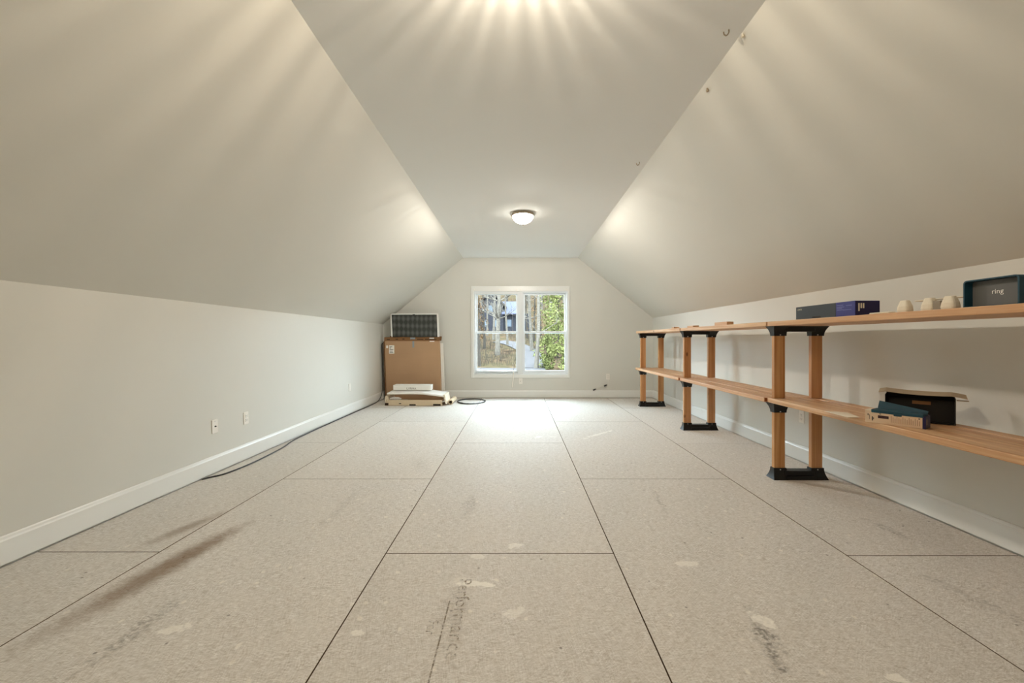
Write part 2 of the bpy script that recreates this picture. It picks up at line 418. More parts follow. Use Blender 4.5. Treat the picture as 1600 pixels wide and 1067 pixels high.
def glass_mat():
    b = NB('window_glass')
    tr = b.n('ShaderNodeBsdfTransparent'); gl = b.n('ShaderNodeBsdfGlossy'); gl.inputs['Roughness'].default_value = 0.02
    tr.inputs[0].default_value = (.94, .97, .97, 1)
    fr = b.n('ShaderNodeLayerWeight'); fr.inputs[0].default_value = 0.12
    mx = b.n('ShaderNodeMixShader')
    b.l(b.math('MULTIPLY', fr.outputs['Fresnel'], 0.6), mx.inputs[0]); b.l(tr.outputs[0], mx.inputs[1]); b.l(gl.outputs[0], mx.inputs[2])
    b.l(mx.outputs[0], b.out.inputs[0]); return b.m
M['glass'] = glass_mat()
def window(name, x0, x1, label):
    w = empty(name, ((x0 + x1) / 2, YB + .06, WZ0), label, 'window', kind='structure')
    z0, z1 = WZ0, WZ1
    b = bmesh.new(); J = .028
    for (a0, a1, c0, c1) in ((x0, x0 + J, z0, z1), (x1 - J, x1, z0, z1), (x0 + J, x1 - J, z1 - J, z1), (x0 + J, x1 - J, z0, z0 + .03)):
        box(b, a0, a1, YB + .002, YB + .13, c0, c1, .002)
    finish('jamb', b, M['vinyl'], w)
    zm = 1.287
    for (ya, yb, c0, c1) in ((YB + .085, YB + .115, zm - .022, z1 - J), (YB + .045, YB + .075, z0 + .03, zm + .022)):
        sw, rt = .034, .036
        rb = .034 if c0 > 1 else .055
        sx0, sx1 = x0 + J, x1 - J
        b = bmesh.new()
        for (a0, a1, e0, e1) in ((sx0, sx0 + sw, c0, c1), (sx1 - sw, sx1, c0, c1), (sx0 + sw, sx1 - sw, c1 - rt, c1), (sx0 + sw, sx1 - sw, c0, c0 + rb)):
            box(b, a0, a1, ya, yb, e0, e1, .003)
        s = finish('sash', b, M['vinyl'], w)
        b = bmesh.new(); box(b, sx0 + sw - .004, sx1 - sw + .004, (ya + yb) / 2 - .002, (ya + yb) / 2 + .002, c0 + rb - .004, c1 - rt + .004)
        finish('pane', b, M['glass'], s)
    b = bmesh.new(); xm = (x0 + x1) / 2
    box(b, xm - .03, xm + .03, YB + .032, YB + .046, zm + .004, zm + .02, .003); finish('sash_lock', b, M['vinyl'], w)
    return w
window('window_1', WX0, .028, 'left white double hung window of the twin pair')
window('window_2', .078, WX1, 'right white double hung window of the twin pair')
b = bmesh.new(); box(b, .028, .078, YB - .004, YB + .135, WZ0, WZ1, .003)
tag(finish('trim_2', b, M['vinyl']), 'white mullion post between the two windows', 'trim', kind='structure')

# lowered blind rail sagging at the foot of the left window, with its wand
bl = empty('window_blind', (-.42, YB + .015, .50), 'sagging white blind rail and hanging wand at the left window', 'blind')
b = bmesh.new(); box(b, WX0 + .03, 0.0, YB + .004, YB + .034, 2.035, 2.062, .003); finish('head_rail', b, M['vinyl'], bl)
for k, (dz0, dz1) in enumerate(((.075, .045), (.058, .036), (.040, .028))):
    b = bmesh.new()
    n = 14
    pts = [(WX0 + .032 + (0.02 - WX0 - .06) * i / n, WZ0 + .03 + dz0 + (dz1 - dz0) * i / n - .016 * math.sin(PI * i / n) * (1 - k * .25)) for i in range(n + 1)]
    prism(b, pts + [(p[0], p[1] - .010) for p in pts[::-1]], 'y', YB + .006, YB + .036)
    finish('slat' if k < 2 else 'bottom_rail', b, M['vinyl'], bl)
for x in (-.80, -.74, -.10):
    b = bmesh.new(); tube(b, [(x, YB + .018, 2.04), (x, YB + .018, .53)], .0016, 6); finish('cord', b, M['plate'], bl)
b = bmesh.new(); tube(b, [(-.068, YB + .002, .66), (-.078, YB - .026, .56), (-.080, YB - .030, .53)], .004, 8); finish('wand_hook', b, M['socket'], bl)
b = bmesh.new(); tube(b, [(-.080, YB - .030, .535), (-.108, YB - .030, .215)], [.009, .013], 8); finish('wand', b, M['plate'], bl)

# ================================================================ CEILING LAMPS
def dome_mat(name, glow):
    b = NB(name)
    o = b.obj(); s = b.n('ShaderNodeSeparateXYZ'); b.l(o, s.inputs[0])
    ang = b.math('ARCTAN2', s.outputs[1], s.outputs[0])
    cv = b.n('ShaderNodeCombineXYZ'); b.l(ang, cv.inputs[0])
    nz = b.noise(cv.outputs[0], 26.0, 3, 0.7)
    wv = b.math('SINE', b.math('MULTIPLY', ang, 44.0))
    f = b.math('MULTIPLY_ADD', wv, 0.10, nz)
    f = b.remap(f, .34, .68, .36, .88)
    tr = b.n('ShaderNodeBsdfTransparent'); tr.inputs[0].default_value = (1, .96, .9, 1)
    em = b.n('ShaderNodeEmission'); em.inputs[0].default_value = (1, .94, .84, 1); em.inputs[1].default_value = glow
    mx = b.n('ShaderNodeMixShader'); b.l(f, mx.inputs[0]); b.l(em.outputs[0], mx.inputs[1]); b.l(tr.outputs[0], mx.inputs[2])
    b.l(mx.outputs[0], b.out.inputs[0]); return b.m
M['dome'] = dome_mat('ribbed_lamp_glass', 11.0)
M['dome_far'] = dome_mat('ribbed_lamp_glass_dim', 18.0)
def ceiling_lamp(x, y, power, label, tint, bulb, soft, glass, spots):
    t = empty('ceiling_lamp', (x, y, ZC), label, 'lamp', 'flush dome lamps on the ceiling')
    b = bmesh.new(); lathe(b, [(0, ZC - .001), (.134, ZC - .001), (.141, ZC - .005), (.142, ZC - .016), (.138, ZC - .018), (.138, ZC - .020), (.144, ZC - .022), (.146, ZC - .032), (.142, ZC - .037), (.134, ZC - .038), (.128, ZC - .030), (0, ZC - .028)], x, y)
    finish('mounting_pan', b, M['nickel'], t, True)
    b = bmesh.new()
    lathe(b, [(.130, ZC - .034), (.131, ZC - .046), (.126, ZC - .062), (.112, ZC - .086), (.090, ZC - .106), (.066, ZC - .120), (.040, ZC - .130), (.005, ZC - .137)], x, y, 132, lambda a, r: .012 * math.cos(44 * a))
    finish('glass_dome', b, M[glass], t, True)
    b = bmesh.new(); lathe(b, [(0, ZC - .134), (.008, ZC - .135), (.008, ZC - .140), (.005, ZC - .143), (.008, ZC - .149), (.005, ZC - .156), (0, ZC - .158)], x, y, 20)
    finish('finial', b, M['nickel'], t, True)
    for k in spots:        # bulbs under the pan
        ld = bpy.data.lights.new('lamp_bulb', 'POINT'); ld.energy = power / len(spots); ld.color = tint; ld.shadow_soft_size = soft
        lo = bpy.data.objects.new('lamp_bulb', ld); COL.objects.link(lo); lo.parent = t; lo.location = (k * .030, .045 if len(spots) == 1 else 0, -bulb)
ceiling_lamp(.0, 1.55, LAMP_W[0], 'dome ceiling lamp nearest the viewer casting rays on the ceiling', (1, .88, .72), .071, .0035, 'dome', (0,))
ceiling_lamp(.065, 5.43, LAMP_W[1], 'frosted dome ceiling lamp with nickel rim further down the room', (1, .97, .93), .041, .008, 'dome_far', (-1, 1))

# ================================================================ SHELVING
sh = empty('shelving_unit', (2.3, 4.5, 0), 'long two tier shelving of pine boards on posts with black brackets', 'shelving')
FX0, FX1, RX0, RX1 = 2.103, 2.192, 2.409, 2.498
LZ0, LZ1, TZ0, TZ1 = .620, .658, 1.250, 1.288
def socket(bm, x0, x1, y0, y1, zb, zt, exL, exR, exY, n=6):
    """rect sleeve from zb (tight) to zt (flared), concave flare"""
    g = .007; rings = []
    for i in range(n + 1):
        t = i / n; e = t ** 2.0; z = zb + (zt - zb) * t
        X0, X1, Y0, Y1 = x0 - g - exL * e, x1 + g + exR * e, y0 - g - exY * e, y1 + g + exY * e
        rings.append([bm.verts.new(p) for p in ((X0, Y0, z), (X1, Y0, z), (X1, Y1, z), (X0, Y1, z))])
    for A, B in zip(rings, rings[1:]):
        for k in range(4): bm.faces.new((A[k], A[(k + 1) % 4], B[(k + 1) % 4], B[k]))
    bm.faces.new(rings[0][::-1]); bm.faces.new(rings[-1])
def add_screws(part_, pts):
    for (x, y, z) in pts:
        b = bmesh.new()
        lathe(b, [(0, -.004), (.006, -.004), (.005, .0015), (0, .0025)], 0, 0, 10)
        bmesh.ops.rotate(b, verts=b.verts[:], matrix=Matrix.Rotation(PI / 2, 3, 'X'))
        bmesh.ops.translate(b, verts=b.verts[:], vec=(x, y, z))
        finish('screw', b, M['screw'], part_)
FRAMES = (1.585, 3.497, 5.395, 7.30)
for fy in FRAMES:
    y0, y1 = fy, fy + .038
    for (x0, x1) in ((FX0, FX1), (RX0, RX1)):
        b = bmesh.new(); box(b, x0, x1, y0, y1, .012, LZ0 - .002, .003); finish('post', b, M['wood_z'], sh)
        b = bmesh.new(); box(b, x0, x1, y0, y1, LZ1 + .001, TZ0 - .003, .003); finish('post', b, M['wood_z'], sh)
    # foot
    b = bmesh.new()
    socket(b, FX0, FX1, y0, y1, .088, 0, .018, .0, .034); socket(b, RX0, RX1, y0, y1, .088, 0, 0, .018, .034)
    b2 = [(FX1, .0), (RX0, .0)]
    for (z0, z1, e) in ((0, .03, .040), (.03, .068, .022)):
        box(b, FX1 - .01, RX0 + .01, y0 - e, y1 + e, z0, z1, .002)
    p = finish('foot_bracket', b, M['black'], sh)
    add_screws(p, [((FX0 + FX1) / 2, y0 - .0085, .076), ((RX0 + RX1) / 2, y0 - .0085, .076)])
    # head bracket
    b = bmesh.new()
    socket(b, FX0, FX1, y0, y1, TZ0 - .080, TZ0 - .001, .022, .0, .034); socket(b, RX0, RX1, y0, y1, TZ0 - .080, TZ0 - .001, 0, .022, .034)
    box(b, FX1 - .01, RX0 + .01, y0 - .030, y1 + .030, TZ0 - .046, TZ0 - .001, .003)
    p = finish('head_bracket', b, M['black'], sh)
    add_screws(p, [((FX0 + FX1) / 2, y0 - .0085, TZ0 - .072), ((RX0 + RX1) / 2, y0 - .0085, TZ0 - .072)])
    # brackets under the lower shelf
    for (x0, x1, l_, r_) in ((FX0, FX1, .022, .012), (RX0, RX1, .012, .022)):
        b = bmesh.new(); socket(b, x0, x1, y0, y1, LZ0 - .078, LZ0 - .001, l_, r_, .034)
        p = finish('shelf_bracket', b, M['black'], sh)
        add_screws(p, [((x0 + x1) / 2, y0 - .0085, LZ0 - .070)])
def board(x, ya, yb, z0, tilt=0.0, w=.0858):
    b = bmesh.new(); box(b, x, x + w, ya, yb, z0, z0 + .038, .0045, seg=2)
    for f in b.faces:
        c = f.calc_center_median()
        if abs(f.normal.y) > .9 and (abs(c.y - ya) < .002 or abs(c.y - yb) < .002): f.material_index = 1
    b.normal_update()
    for f in b.faces:
        f.material_index = 1 if abs(f.normal.y) > .95 else 0
    finish('shelf_board', b, [M['wood_y'], M['endgrain']], sh)
for (xs, ya, yb, z) in ((2.073, 1.10, 3.548, TZ0), (2.066, 3.552, 5.425, TZ0 - .0), (2.060, 5.43, 7.43, TZ0),
                        (2.073, 1.10, 3.545, LZ0), (2.050, 3.552, 5.41, LZ0), (2.040, 5.425, 7.40, LZ0)):
    for k in range(5):
        x = xs + k * .0888
        ja, jb = random.uniform(-.012, .0) if k else 0, random.uniform(-.006, .0) if k else 0
        if k == 0 and z == LZ0 and ya > 3 and yb < 6:
            board(x, ya, 4.600, z); board(x + .004, 4.604, yb, z)
        else: board(x, ya, yb + jb, z - (random.uniform(.0, .003) if k else 0))
# small offcuts lying on the far end of the top shelf
for (x, y, l_, h, a) in ((2.10, 5.15, .20, .020, .05), (2.12, 4.42, .24, .034, -.06), (2.11, 5.75, .12, .022, .1)):
    b = bmesh.new(); u = Vector((math.sin(a), math.cos(a), 0)); n = Vector((u.y, -u.x, 0))
    fbox(b, (x, y, TZ1), u, n, -l_ / 2, l_ / 2, -.02, .05, .0005, h, .002)
    tag(finish('wood_offcut', b, M['wood_y'], origin=(x, y, TZ1)),
        {.20: 'middle of three small pine offcuts on the far top shelf', .24: 'longest pine offcut on the top shelf nearest the dark box', .12: 'shortest pine offcut on the far end of the top shelf'}[l_], 'wood offcut', 'pine offcuts on the top shelf')

# ================================================================ ON THE TOP SHELF
M['slate'] = plain('slate_print', srgb(52, 60, 68), 0.45, 0.4)
M['violet'] = plain('blue_violet_print', srgb(50, 54, 128), 0.42, 0.4)
M['navy'] = plain('deep_navy_print', srgb(26, 22, 74), 0.42, 0.4)
M['pale_ink'] = plain('pale_ink', srgb(226, 218, 196), 0.5, 0.3, var=.02)
M['blue_ink'] = plain('pale_blue_ink', srgb(128, 134, 196), 0.5, 0.3, var=.02)
# long dark box
bx0, bx1, by0, by1, bz0, bz1 = 2.135, 2.292, 2.70, 3.275, TZ1 + .0005, TZ1 + .098
t = empty('long_carton', (2.21, 2.98, TZ1), 'long slate and violet carton lying on the top shelf', 'box')
b = bmesh.new(); box(b, bx0, bx1, by0 + .165, by1, bz0, bz1, .0015); finish('sleeve', b, M['slate'], t)
b = bmesh.new(); box(b, bx0, bx1, by0, by0 + .165, bz0, bz1, .0015)
b.normal_update()
for f in b.faces: f.material_index = 1 if f.normal.y < -.9 else 0
finish('end_cap', b, [M['violet'], M['navy']], t)
finish('lettering', text_bm('SONOS', .015, (bx0 - .0004, by1 - .02, bz1 - .026), (0, -1, 0), (0, 0, 1)), M['pale_ink'], t, recalc=False)
for (dx, h) in ((.030, .050), (.045, .032), (.059, .032)):
    b = bmesh.new(); box(b, bx0 + dx - .0105, bx0 + dx - .0015, by0 - .0008, by0, bz1 - .016 - h, bz1 - .016, 0); finish('print_bar', b, M['pale_ink'], t)
for (ya, yb, z) in ((2.80, 2.855, .075), (2.79, 2.855, .063), (2.80, 2.855, .045), (2.73, 2.80, .043), (2.725, 2.775, .070), (2.81, 2.855, .055)):
    b = bmesh.new(); box(b, bx0 - .0007, bx0, ya, yb, bz0 + z, bz0 + z + .003, 0); finish('print_line', b, M['blue_ink'], t)
b = bmesh.new(); prism(b, [(3.00, bz0 + .001), (3.10, bz0 + .001), (3.09, bz0 + .018), (3.01, bz0 + .018)], 'x', bx0 - .0007, bx0); finish('print_shape', b, M['black'], t)

# moulded pulp tray: three cups joined by a rim
M['pulp'] = plain('moulded_pulp', srgb(232, 224, 206), 0.9, 0.1, var=.04, scale=60)
t = empty('packing_tray', (2.17, 2.28, TZ1), 'cream moulded packing tray with three cups on the top shelf', 'packaging')
def cup(yc, w, h, xc=2.165):
    b = bmesh.new(); rings = []
    for (k, s) in ((0, .92), (.2, 1.0), (.5, .93), (.95, .62), (1.0, .56)):
        z = TZ1 + .0005 + h * k
        ring = []
        for i in range(16):
            a = 2 * PI * (i + .5) / 16; q = lambda c: math.copysign(abs(c) ** .5, c)
            ring.append(b.verts.new((xc + .024 * s * q(math.cos(a)), yc + w / 2 * s * q(math.sin(a)), z)))
        rings.append(ring)
    for A, B in zip(rings, rings[1:]):
        for i in range(16): b.faces.new((A[i], A[(i + 1) % 16], B[(i + 1) % 16], B[i]))
    b.faces.new(rings[0][::-1]); b.faces.new(rings[-1])
    finish('cup', b, M['pulp'], t, False)
for yc, w in ((2.385, .070), (2.242, .070), (2.135, .072)): cup(yc, w, .068)
b = bmesh.new(); box(b, 2.170, 2.200, 2.07, 2.335, TZ1 + .058, TZ1 + .063, .002); finish('rim', b, M['pulp'], t)
b = bmesh.new(); box(b, 2.105, 2.150, 2.42, 2.56, TZ1 + .0005, TZ1 + .010, .004); finish('flange', b, M['pulp'], t)
M['grey_ins'] = plain('grey_insert', srgb(150, 142, 130), 0.8, 0.2)
b = bmesh.new(); box(b, 2.150, 2.185, 2.172, 2.212, TZ1 + .0005, TZ1 + .050, .002); finish('insert', b, M['grey_ins'], t)

# open teal tray with the ring print
M['teal'] = plain('teal_board', srgb(18, 66, 84), 0.5, 0.4)
M['teal_d'] = plain('dark_teal_board', srgb(14, 46, 60), 0.5, 0.4)
M['greyboard'] = plain('grey_printed_board', srgb(98, 98, 96), 0.45, 0.4)
rx0, rx1, ry0, ry1, rz0, rz1 = 2.142, 2.215, 1.822, 2.052, TZ1 + .0005, TZ1 + .131
t = empty('doorbell_box', (2.18, 1.94, TZ1), 'open teal box lid with grey inside reading ring on the top shelf', 'box')
def rrect(y0, y1, z0, z1, r, n=6):
    out = []
    for (cy, cz, a0) in ((y1 - r, z1 - r, 0), (y0 + r, z1 - r, PI / 2), (y0 + .004, z0 + .004, PI), (y1 - .004, z0 + .004, 1.5 * PI)):
        rr = r if cz > (z0 + z1) / 2 else .004
        for i in range(n + 1):
            a = a0 + PI / 2 * i / n; out.append((cy + rr * math.cos(a), cz + rr * math.sin(a)))
    return out
outer = rrect(ry0, ry1, rz0, rz1, .016); inner = rrect(ry0 + .006, ry1 - .006, rz0 + .006, rz1 - .006, .012)
b = bmesh.new(); nn = len(outer)
L = [[b.verts.new((x, p[0], p[1])) for p in pr] for (x, pr) in ((rx1, outer), (rx0, outer), (rx0, inner), (rx1 - .032, inner))]
for A, B in zip(L, L[1:]):
    for i in range(nn): b.faces.new((A[i], A[(i + 1) % nn], B[(i + 1) % nn], B[i]))
b.faces.new(L[0]); b.faces.new(L[3][::-1])
finish('tray', b, M['teal'], t)
b = bmesh.new(); prism(b, rrect(ry0 + .007, ry1 - .007, rz0 + .007, rz1 - .007, .011), 'x', rx1 - .0345, rx1 - .0325)
finish('inner_panel', b, M['greyboard'], t)
finish('lettering', text_bm('ring', .032, (rx1 - .0352, 1.938, rz0 + .060), (0, -1, 0), (0, 0, 1), align='CENTER'), M['label'], t, recalc=False)

# ================================================================ ON THE LOWER SHELF
# printed carton, open teal lid
o = Vector((2.035, 2.500, LZ1 + .0006)); u = Vector((.145, -.215, 0)).normalized(); n = Vector((-u.y, u.x, 0)); LEN = .262; H = .068; D = .085
t = empty('printed_carton', tuple(o), 'small cream printed carton with open teal lid on the lower shelf', 'box')
M['cream_print'] = cardboard('cream_printed_board', srgb(226, 200, 172))
b = bmesh.new()
fbox(b, o, u, n, 0, LEN, 0, .003, 0, H); fbox(b, o, u, n, 0, LEN, D - .003, D, 0, H)
fbox(b, o, u, n, 0, .003, .003, D - .003, 0, H); fbox(b, o, u, n, .003, LEN - .003, .003, D - .003, 0, .003)
finish('carton_body', b, M['cream_print'], t)
b = bmesh.new(); fbox(b, o, u, n, LEN - .003, LEN + .001, 0, D, 0, H); fbox(b, o, u, n, LEN - .012, LEN, -.0006, 0, 0, H); finish('end_panel', b, M['navy'], t)
b = bmesh.new(); fbox(b, o, u, n, LEN + .001, LEN + .0016, .012, .03, .02, .05); finish('end_label', b, M['grey_ins'], t)
b = bmesh.new(); fbox(b, o, u, n, .028, LEN - .006, -.002, D - .005, H - .010, H + .010, .004)
finish('inner_tray', b, M['teal'], t)
b = bmesh.new(); fbox(b, o, u, n, .13, .165, -.0025, 0, H - .016, H - .004, .003); finish('pull_tab', b, M['teal'], t)
b = bmesh.new(); lo = o + n * (D - .004) + Vector((0, 0, H + .004)); wv = (n * .55 + Vector((0, 0, .84))).normalized()
fbox(b, lo, (u * 1.0 + Vector((0, 0, -.16))).normalized(), wv.cross(u).normalized(), .035, LEN - .01, -.0015, .0015, 0, .062, 0, wv); finish('lid', b, M['teal'], t)
M['capsule'] = plain('capsule_print', srgb(64, 40, 44), 0.5, 0.3, var=.5, scale=70)
b = bmesh.new(); fbox(b, o, u, n, .060, .108, -.0009, 0, .030, .046, 0); finish('capsule_print', b, M['capsule'], t)
M['brown_ink'] = plain('brown_ink', srgb(150, 110, 86), .7, .2)
for k in range(15):
    a = .118 + k * .0085
    b = bmesh.new(); fbox(b, o, u, n, a, a + .0018, -.0007, 0, .012, .050 - .006 * (k % 3)); finish('print_line', b, M['brown_ink'], t)
for (a, z0, z1, w_) in ((.012, .040, .05, .004), (.020, .018, .045, .002), (.032, .012, .036, .005), (.038, .02, .03, .003), (.066, .052, .056, .008), (LEN - .028, .048, .054, .006)):
    b = bmesh.new(); fbox(b, o, u, n, a, a + w_, -.0007, 0, z0, z1); finish('print_mark', b, M['ink'], t)
b = bmesh.new(); fbox(b, o, u, n, .0, .05, .004, D + .02, H, H + .0025, 0, (-.06, 0, 1)); finish('side_flap', b, M['cream'], t)

# loose cardboard sheet at the shelf edge
b = bmesh.new()
P = [(2.055, 2.86, .0), (2.165, 2.80, .0), (2.045, 2.555, .014), (1.99, 2.575, .010)]
vv = [b.verts.new((x, y, LZ1 + .0008 + z)) for x, y, z in P]; ww = [b.verts.new((x, y, LZ1 + .0033 + z)) for x, y, z in P]
b.faces.new(vv[::-1]); b.faces.new(ww)
for i in range(4): b.faces.new((vv[i], vv[(i + 1) % 4], ww[(i + 1) % 4], ww[i]))
tag(finish('cardboard_sheet', b, M['cream'], origin=(2.07, 2.70, LZ1)), 'loose flat cream cardboard sheet beside the printed carton', 'cardboard')

# black open box behind it
M['blackbox'] = plain('black_board', srgb(26, 23, 20), 0.6, 0.3, var=.15)
o = Vector((2.225, 2.585, LZ1 + .0006)); u = Vector((.205, -.195, 0)).normalized(); n = Vector((-u.y, u.x, 0)); LEN = .30; H = .150; D = .10
t = empty('black_carton', tuple(o), 'black open carton with bent lid behind the printed carton on lower shelf', 'box')
b = bmesh.new()
fbox(b, o, u, n, 0, LEN, D - .003, D, 0, H, .001); fbox(b, o, u, n, 0, .004, .0, D - .003, 0, H, .001); fbox(b, o, u, n, LEN - .004, LEN, .0, D - .003, 0, H, .001)
fbox(b, o, u, n, .004, LEN - .004, .0, D - .003, 0, .004); fbox(b, o, u, n, .004, LEN - .004, .045, .048, .004, H - .02)
finish('carton_body', b, M['blackbox'], t)
b = bmesh.new(); fbox(b, o, u, n, .12, .20, .044, .045, H - .05, H - .03); finish('print_patch', b, M['kraft_d'], t)
M['lidgrey'] = cardboard('grey_brown_board', srgb(176, 160, 136))
b = bmesh.new(); nn = 12; rows = []
for i in range(nn + 1):
    a = -.03 + (LEN + .075) * i / nn
    s = i / nn
    z = H + .010 + .012 * (2 * s - 1) ** 2 - (.012 if i == 0 else 0) - (.018 * max(0, (s - .86) / .14)) - .004 * s
    rows.append([b.verts.new(o + u * a + n * d + Vector((0, 0, z + e))) for (d, e) in ((-.012, 0), (D + .012, .012), (D + .012, .0145), (-.012, .0025))])
for A, B in zip(rows, rows[1:]):
    for k in range(4): b.faces.new((A[k], A[(k + 1) % 4], B[(k + 1) % 4], B[k]))
b.faces.new(rows[0][::-1]); b.faces.new(rows[-1])
finish('lid', b, M['lidgrey'], t)
b = bmesh.new(); fbox(b, o, u, n, LEN - .002, LEN + .045, -.012, .03, H - .012, H - .0095, 0, (.06, .0, 1)); finish('lid_flap', b, M['lidgrey'], t)
b = bmesh.new(); fbox(b, o, u, n, .002, LEN - .002, D - .004, D - .001, H, H + .02); finish('hinge', b, M['blackbox'], t)

# ================================================================ BACK LEFT CORNER
# white panel, large flat carton, dark filter panel on top
Yf = 8.14
b = bmesh.new()
prism(b, [(-2.30, .002), (-1.408, .002), (-1.446, 1.075), (-2.30, 1.085)], 'y', Yf + .105, Yf + .145)
tag(finish('foam_board', b, M['foam'], origin=(-1.9, Yf + .12, 0)), 'white board behind the large brown carton showing along its right edge', 'board')
t = empty('flat_carton', (-2.0, Yf, 0), 'large flat brown carton standing upright in the back corner', 'box')
def skew(x, z): return (x - .045 * (z / 1.19) * (1 if x < -2 else .75), z)
b = bmesh.new(); prism(b, [skew(-2.500, .002), skew(-1.465, .002), skew(-1.465, 1.12), skew(-2.500, 1.12)], 'y', Yf, Yf + .10)
finish('carton_body', b, M['kraft'], t)
b = bmesh.new()
top = [(-2.545, 1.115), (-1.500, 1.115)]
zz = [1.195, 1.185, 1.192, 1.178, 1.19, 1.186, 1.196, 1.182, 1.192, 1.19]
pts = [(-2.548, 1.115), (-1.498, 1.115)] + [(-1.50 - (1.045) * i / 9, zz[i]) for i in range(10)]
prism(b, pts, 'y', Yf - .004, Yf + .006); finish('torn_flap', b, M['kraft_d'], t)
b = bmesh.new(); prism(b, [(-2.47, 1.12), (-1.475, 1.12), (-1.465, 1.205), (-2.46, 1.215)], 'y', Yf + .088, Yf + .098); finish('rear_flap', b, M['kraft_d'], t)
for (x0, x1, z) in ((-2.50, -2.44, 1.137), (-2.33, -2.28, 1.142), (-2.20, -2.16, 1.145), (-2.03, -2.01, 1.145), (-1.92, -1.80, 1.140), (-1.77, -1.55, 1.142)):
    b = bmesh.new(); box(b, x0, x1, Yf - .0048, Yf - .0042, z, z + .014); finish('tear', b, M['dark'], t)
def onbox(name, mat, x0, x1, z0, z1, e=.0012, par=None):
    b = bmesh.new(); box(b, x0, x1, Yf - e, Yf - e + .001, z0, z1); return finish(name, mat_ if False else b, M[mat], par or t)
onbox('tape', 'tape', -2.010, -1.975, .99, 1.115); onbox('tape', 'tape', -2.05, -1.955, 1.15, 1.185, .0055)
lb = onbox('shipping_label', 'label', -2.455, -2.355, .875, 1.035)
for (z, w_) in ((1.0, .05), (.975, .03), (.945, .07), (.915, .06), (.893, .07)): onbox('print_line', 'ink', -2.445, -2.445 + w_, z, z + .010, .0022, lb)
onbox('handling_label', 'label', -2.51, -2.475, .98, 1.03); onbox('shipping_label', 'label', -1.685, -1.595, 1.160, 1.178, .0055); onbox('shipping_label', 'label', -1.68, -1.59, 1.10, 1.118, .0052)
b = bmesh.new(); prism(b, [(-2.530, .06), (-2.508, .0), (-2.553, 1.12), (-2.566, 1.10)], 'y', Yf + .01, Yf + .09); finish('edge_board', b, M['kraft_d'], t)

def mesh_mat():
    b = NB('dark_filter_mesh')
    o = b.obj()
    w1 = b.n('ShaderNodeTexWave', wave_type='BANDS', bands_direction='X'); w1.inputs['Scale'].default_value = 3.6; w1.inputs['Distortion'].default_value = 1.2
    w2 = b.n('ShaderNodeTexWave', wave_type='BANDS', bands_direction='Z'); w2.inputs['Scale'].default_value = 2.2; w2.inputs['Distortion'].default_value = 2.5
    b.l(o, w1.inputs['Vector']); b.l(o, w2.inputs['Vector'])
    f = b.math('MULTIPLY', b.math('ADD', w1.outputs['Fac'], w2.outputs['Fac']), .5)
    b.bsdf(b.mix(b.remap(f, .3, 1, 0, 1), srgb(58, 61, 58), srgb(98, 100, 96)), .6, .3); return b.m
M['mesh'] = mesh_mat()
t = empty('filter_panel', (-1.97, Yf + .04, 1.19), 'dark grey mesh panel in a white frame standing on the brown carton', 'panel')
fz0, fz1 = 1.194, 1.640
b = bmesh.new(); prism(b, [(-2.400, fz0), (-1.535, fz0), (-1.548, fz1 - .02), (-2.420, fz1 - .02)], 'y', Yf + .03, Yf + .05); finish('mesh', b, M['mesh'], t)
b = bmesh.new()
prism(b, [(-2.395, fz0), (-2.418, fz1), (-2.440, fz1), (-2.418, fz0)], 'y', Yf + .018, Yf + .06)
prism(b, [(-1.535, fz0), (-1.505, fz0), (-1.520, fz1), (-1.550, fz1)], 'y', Yf + .018, Yf + .06)
prism(b, [(-2.440, fz1 - .018), (-1.520, fz1 - .014), (-1.520, fz1 + .006), (-2.440, fz1)], 'y', Yf + .018, Yf + .06)
finish('frame', b, M['foam'], t)
b = bmesh.new(); box(b, -2.01, -1.965, Yf + .010, Yf + .03, fz1 - .036, fz1 - .014, .003); finish('latch', b, M['black'], t)

# crushed open carton on the floor
t = empty('crushed_carton', (-1.80, 7.5, 0), 'crushed open pale carton lying on the floor before the large carton', 'box')
b = bmesh.new()
prism(b, [(-2.305, .004), (-1.30, .004), (-1.315, .098), (-2.235, .102)], 'y', 7.36, 7.372)
box(b, -2.29, -1.32, 7.372, 7.86, .003, .012)
prism(b, [(-2.30, .004), (-2.29, .004), (-2.26, .11), (-2.27, .11)], 'y', 7.372, 7.86)
finish('lower_tray', b, M['kraft_l'], t)
for (x0, x1, z0, z1) in ((-2.29, -2.23, .008, .05), (-2.05, -2.01, .03, .045), (-1.87, -1.76, .004, .028), (-1.46, -1.33, .004, .03)):
    b = bmesh.new(); box(b, x0, x1, 7.3585, 7.3598, z0, z1); finish('tear', b, M['dark'], t)
b = bmesh.new()
nn = 16; rows = []
for i in range(nn + 1):
    s = i / nn; x = -2.27 + 1.01 * s
    z = .215 - .012 * s - .035 * max(0, s - .6) / .4 + .010 * math.sin(PI * s)
    rows.append([b.verts.new(p) for p in ((x, 7.40, z - .028), (x, 7.395, z - .014), (x, 7.41, z), (x, 7.86, z + .012), (x, 7.86, z), (x, 7.42, z - .012))])
for A, B in zip(rows, rows[1:]):
    for k in range(6): b.faces.new((A[k], A[(k + 1) % 6], B[(k + 1) % 6], B[k]))
b.faces.new(rows[0][::-1]); b.faces.new(rows[-1])
finish('lid', b, M['label'], t)
b = bmesh.new()
pts = [(-2.22, .190), (-1.30, .172), (-1.30, .06), (-1.93, .085), (-2.02, .13), (-2.10, .165)]
prism(b, pts, 'y', 7.50, 7.51); finish('inner_flap', b, M['kraft'], t)
b = bmesh.new(); prism(b, [(-1.29, .185), (-1.262, .185), (-1.225, .03), (-1.245, .02)], 'y', 7.38, 7.80); finish('side_flap', b, M['cream'], t)
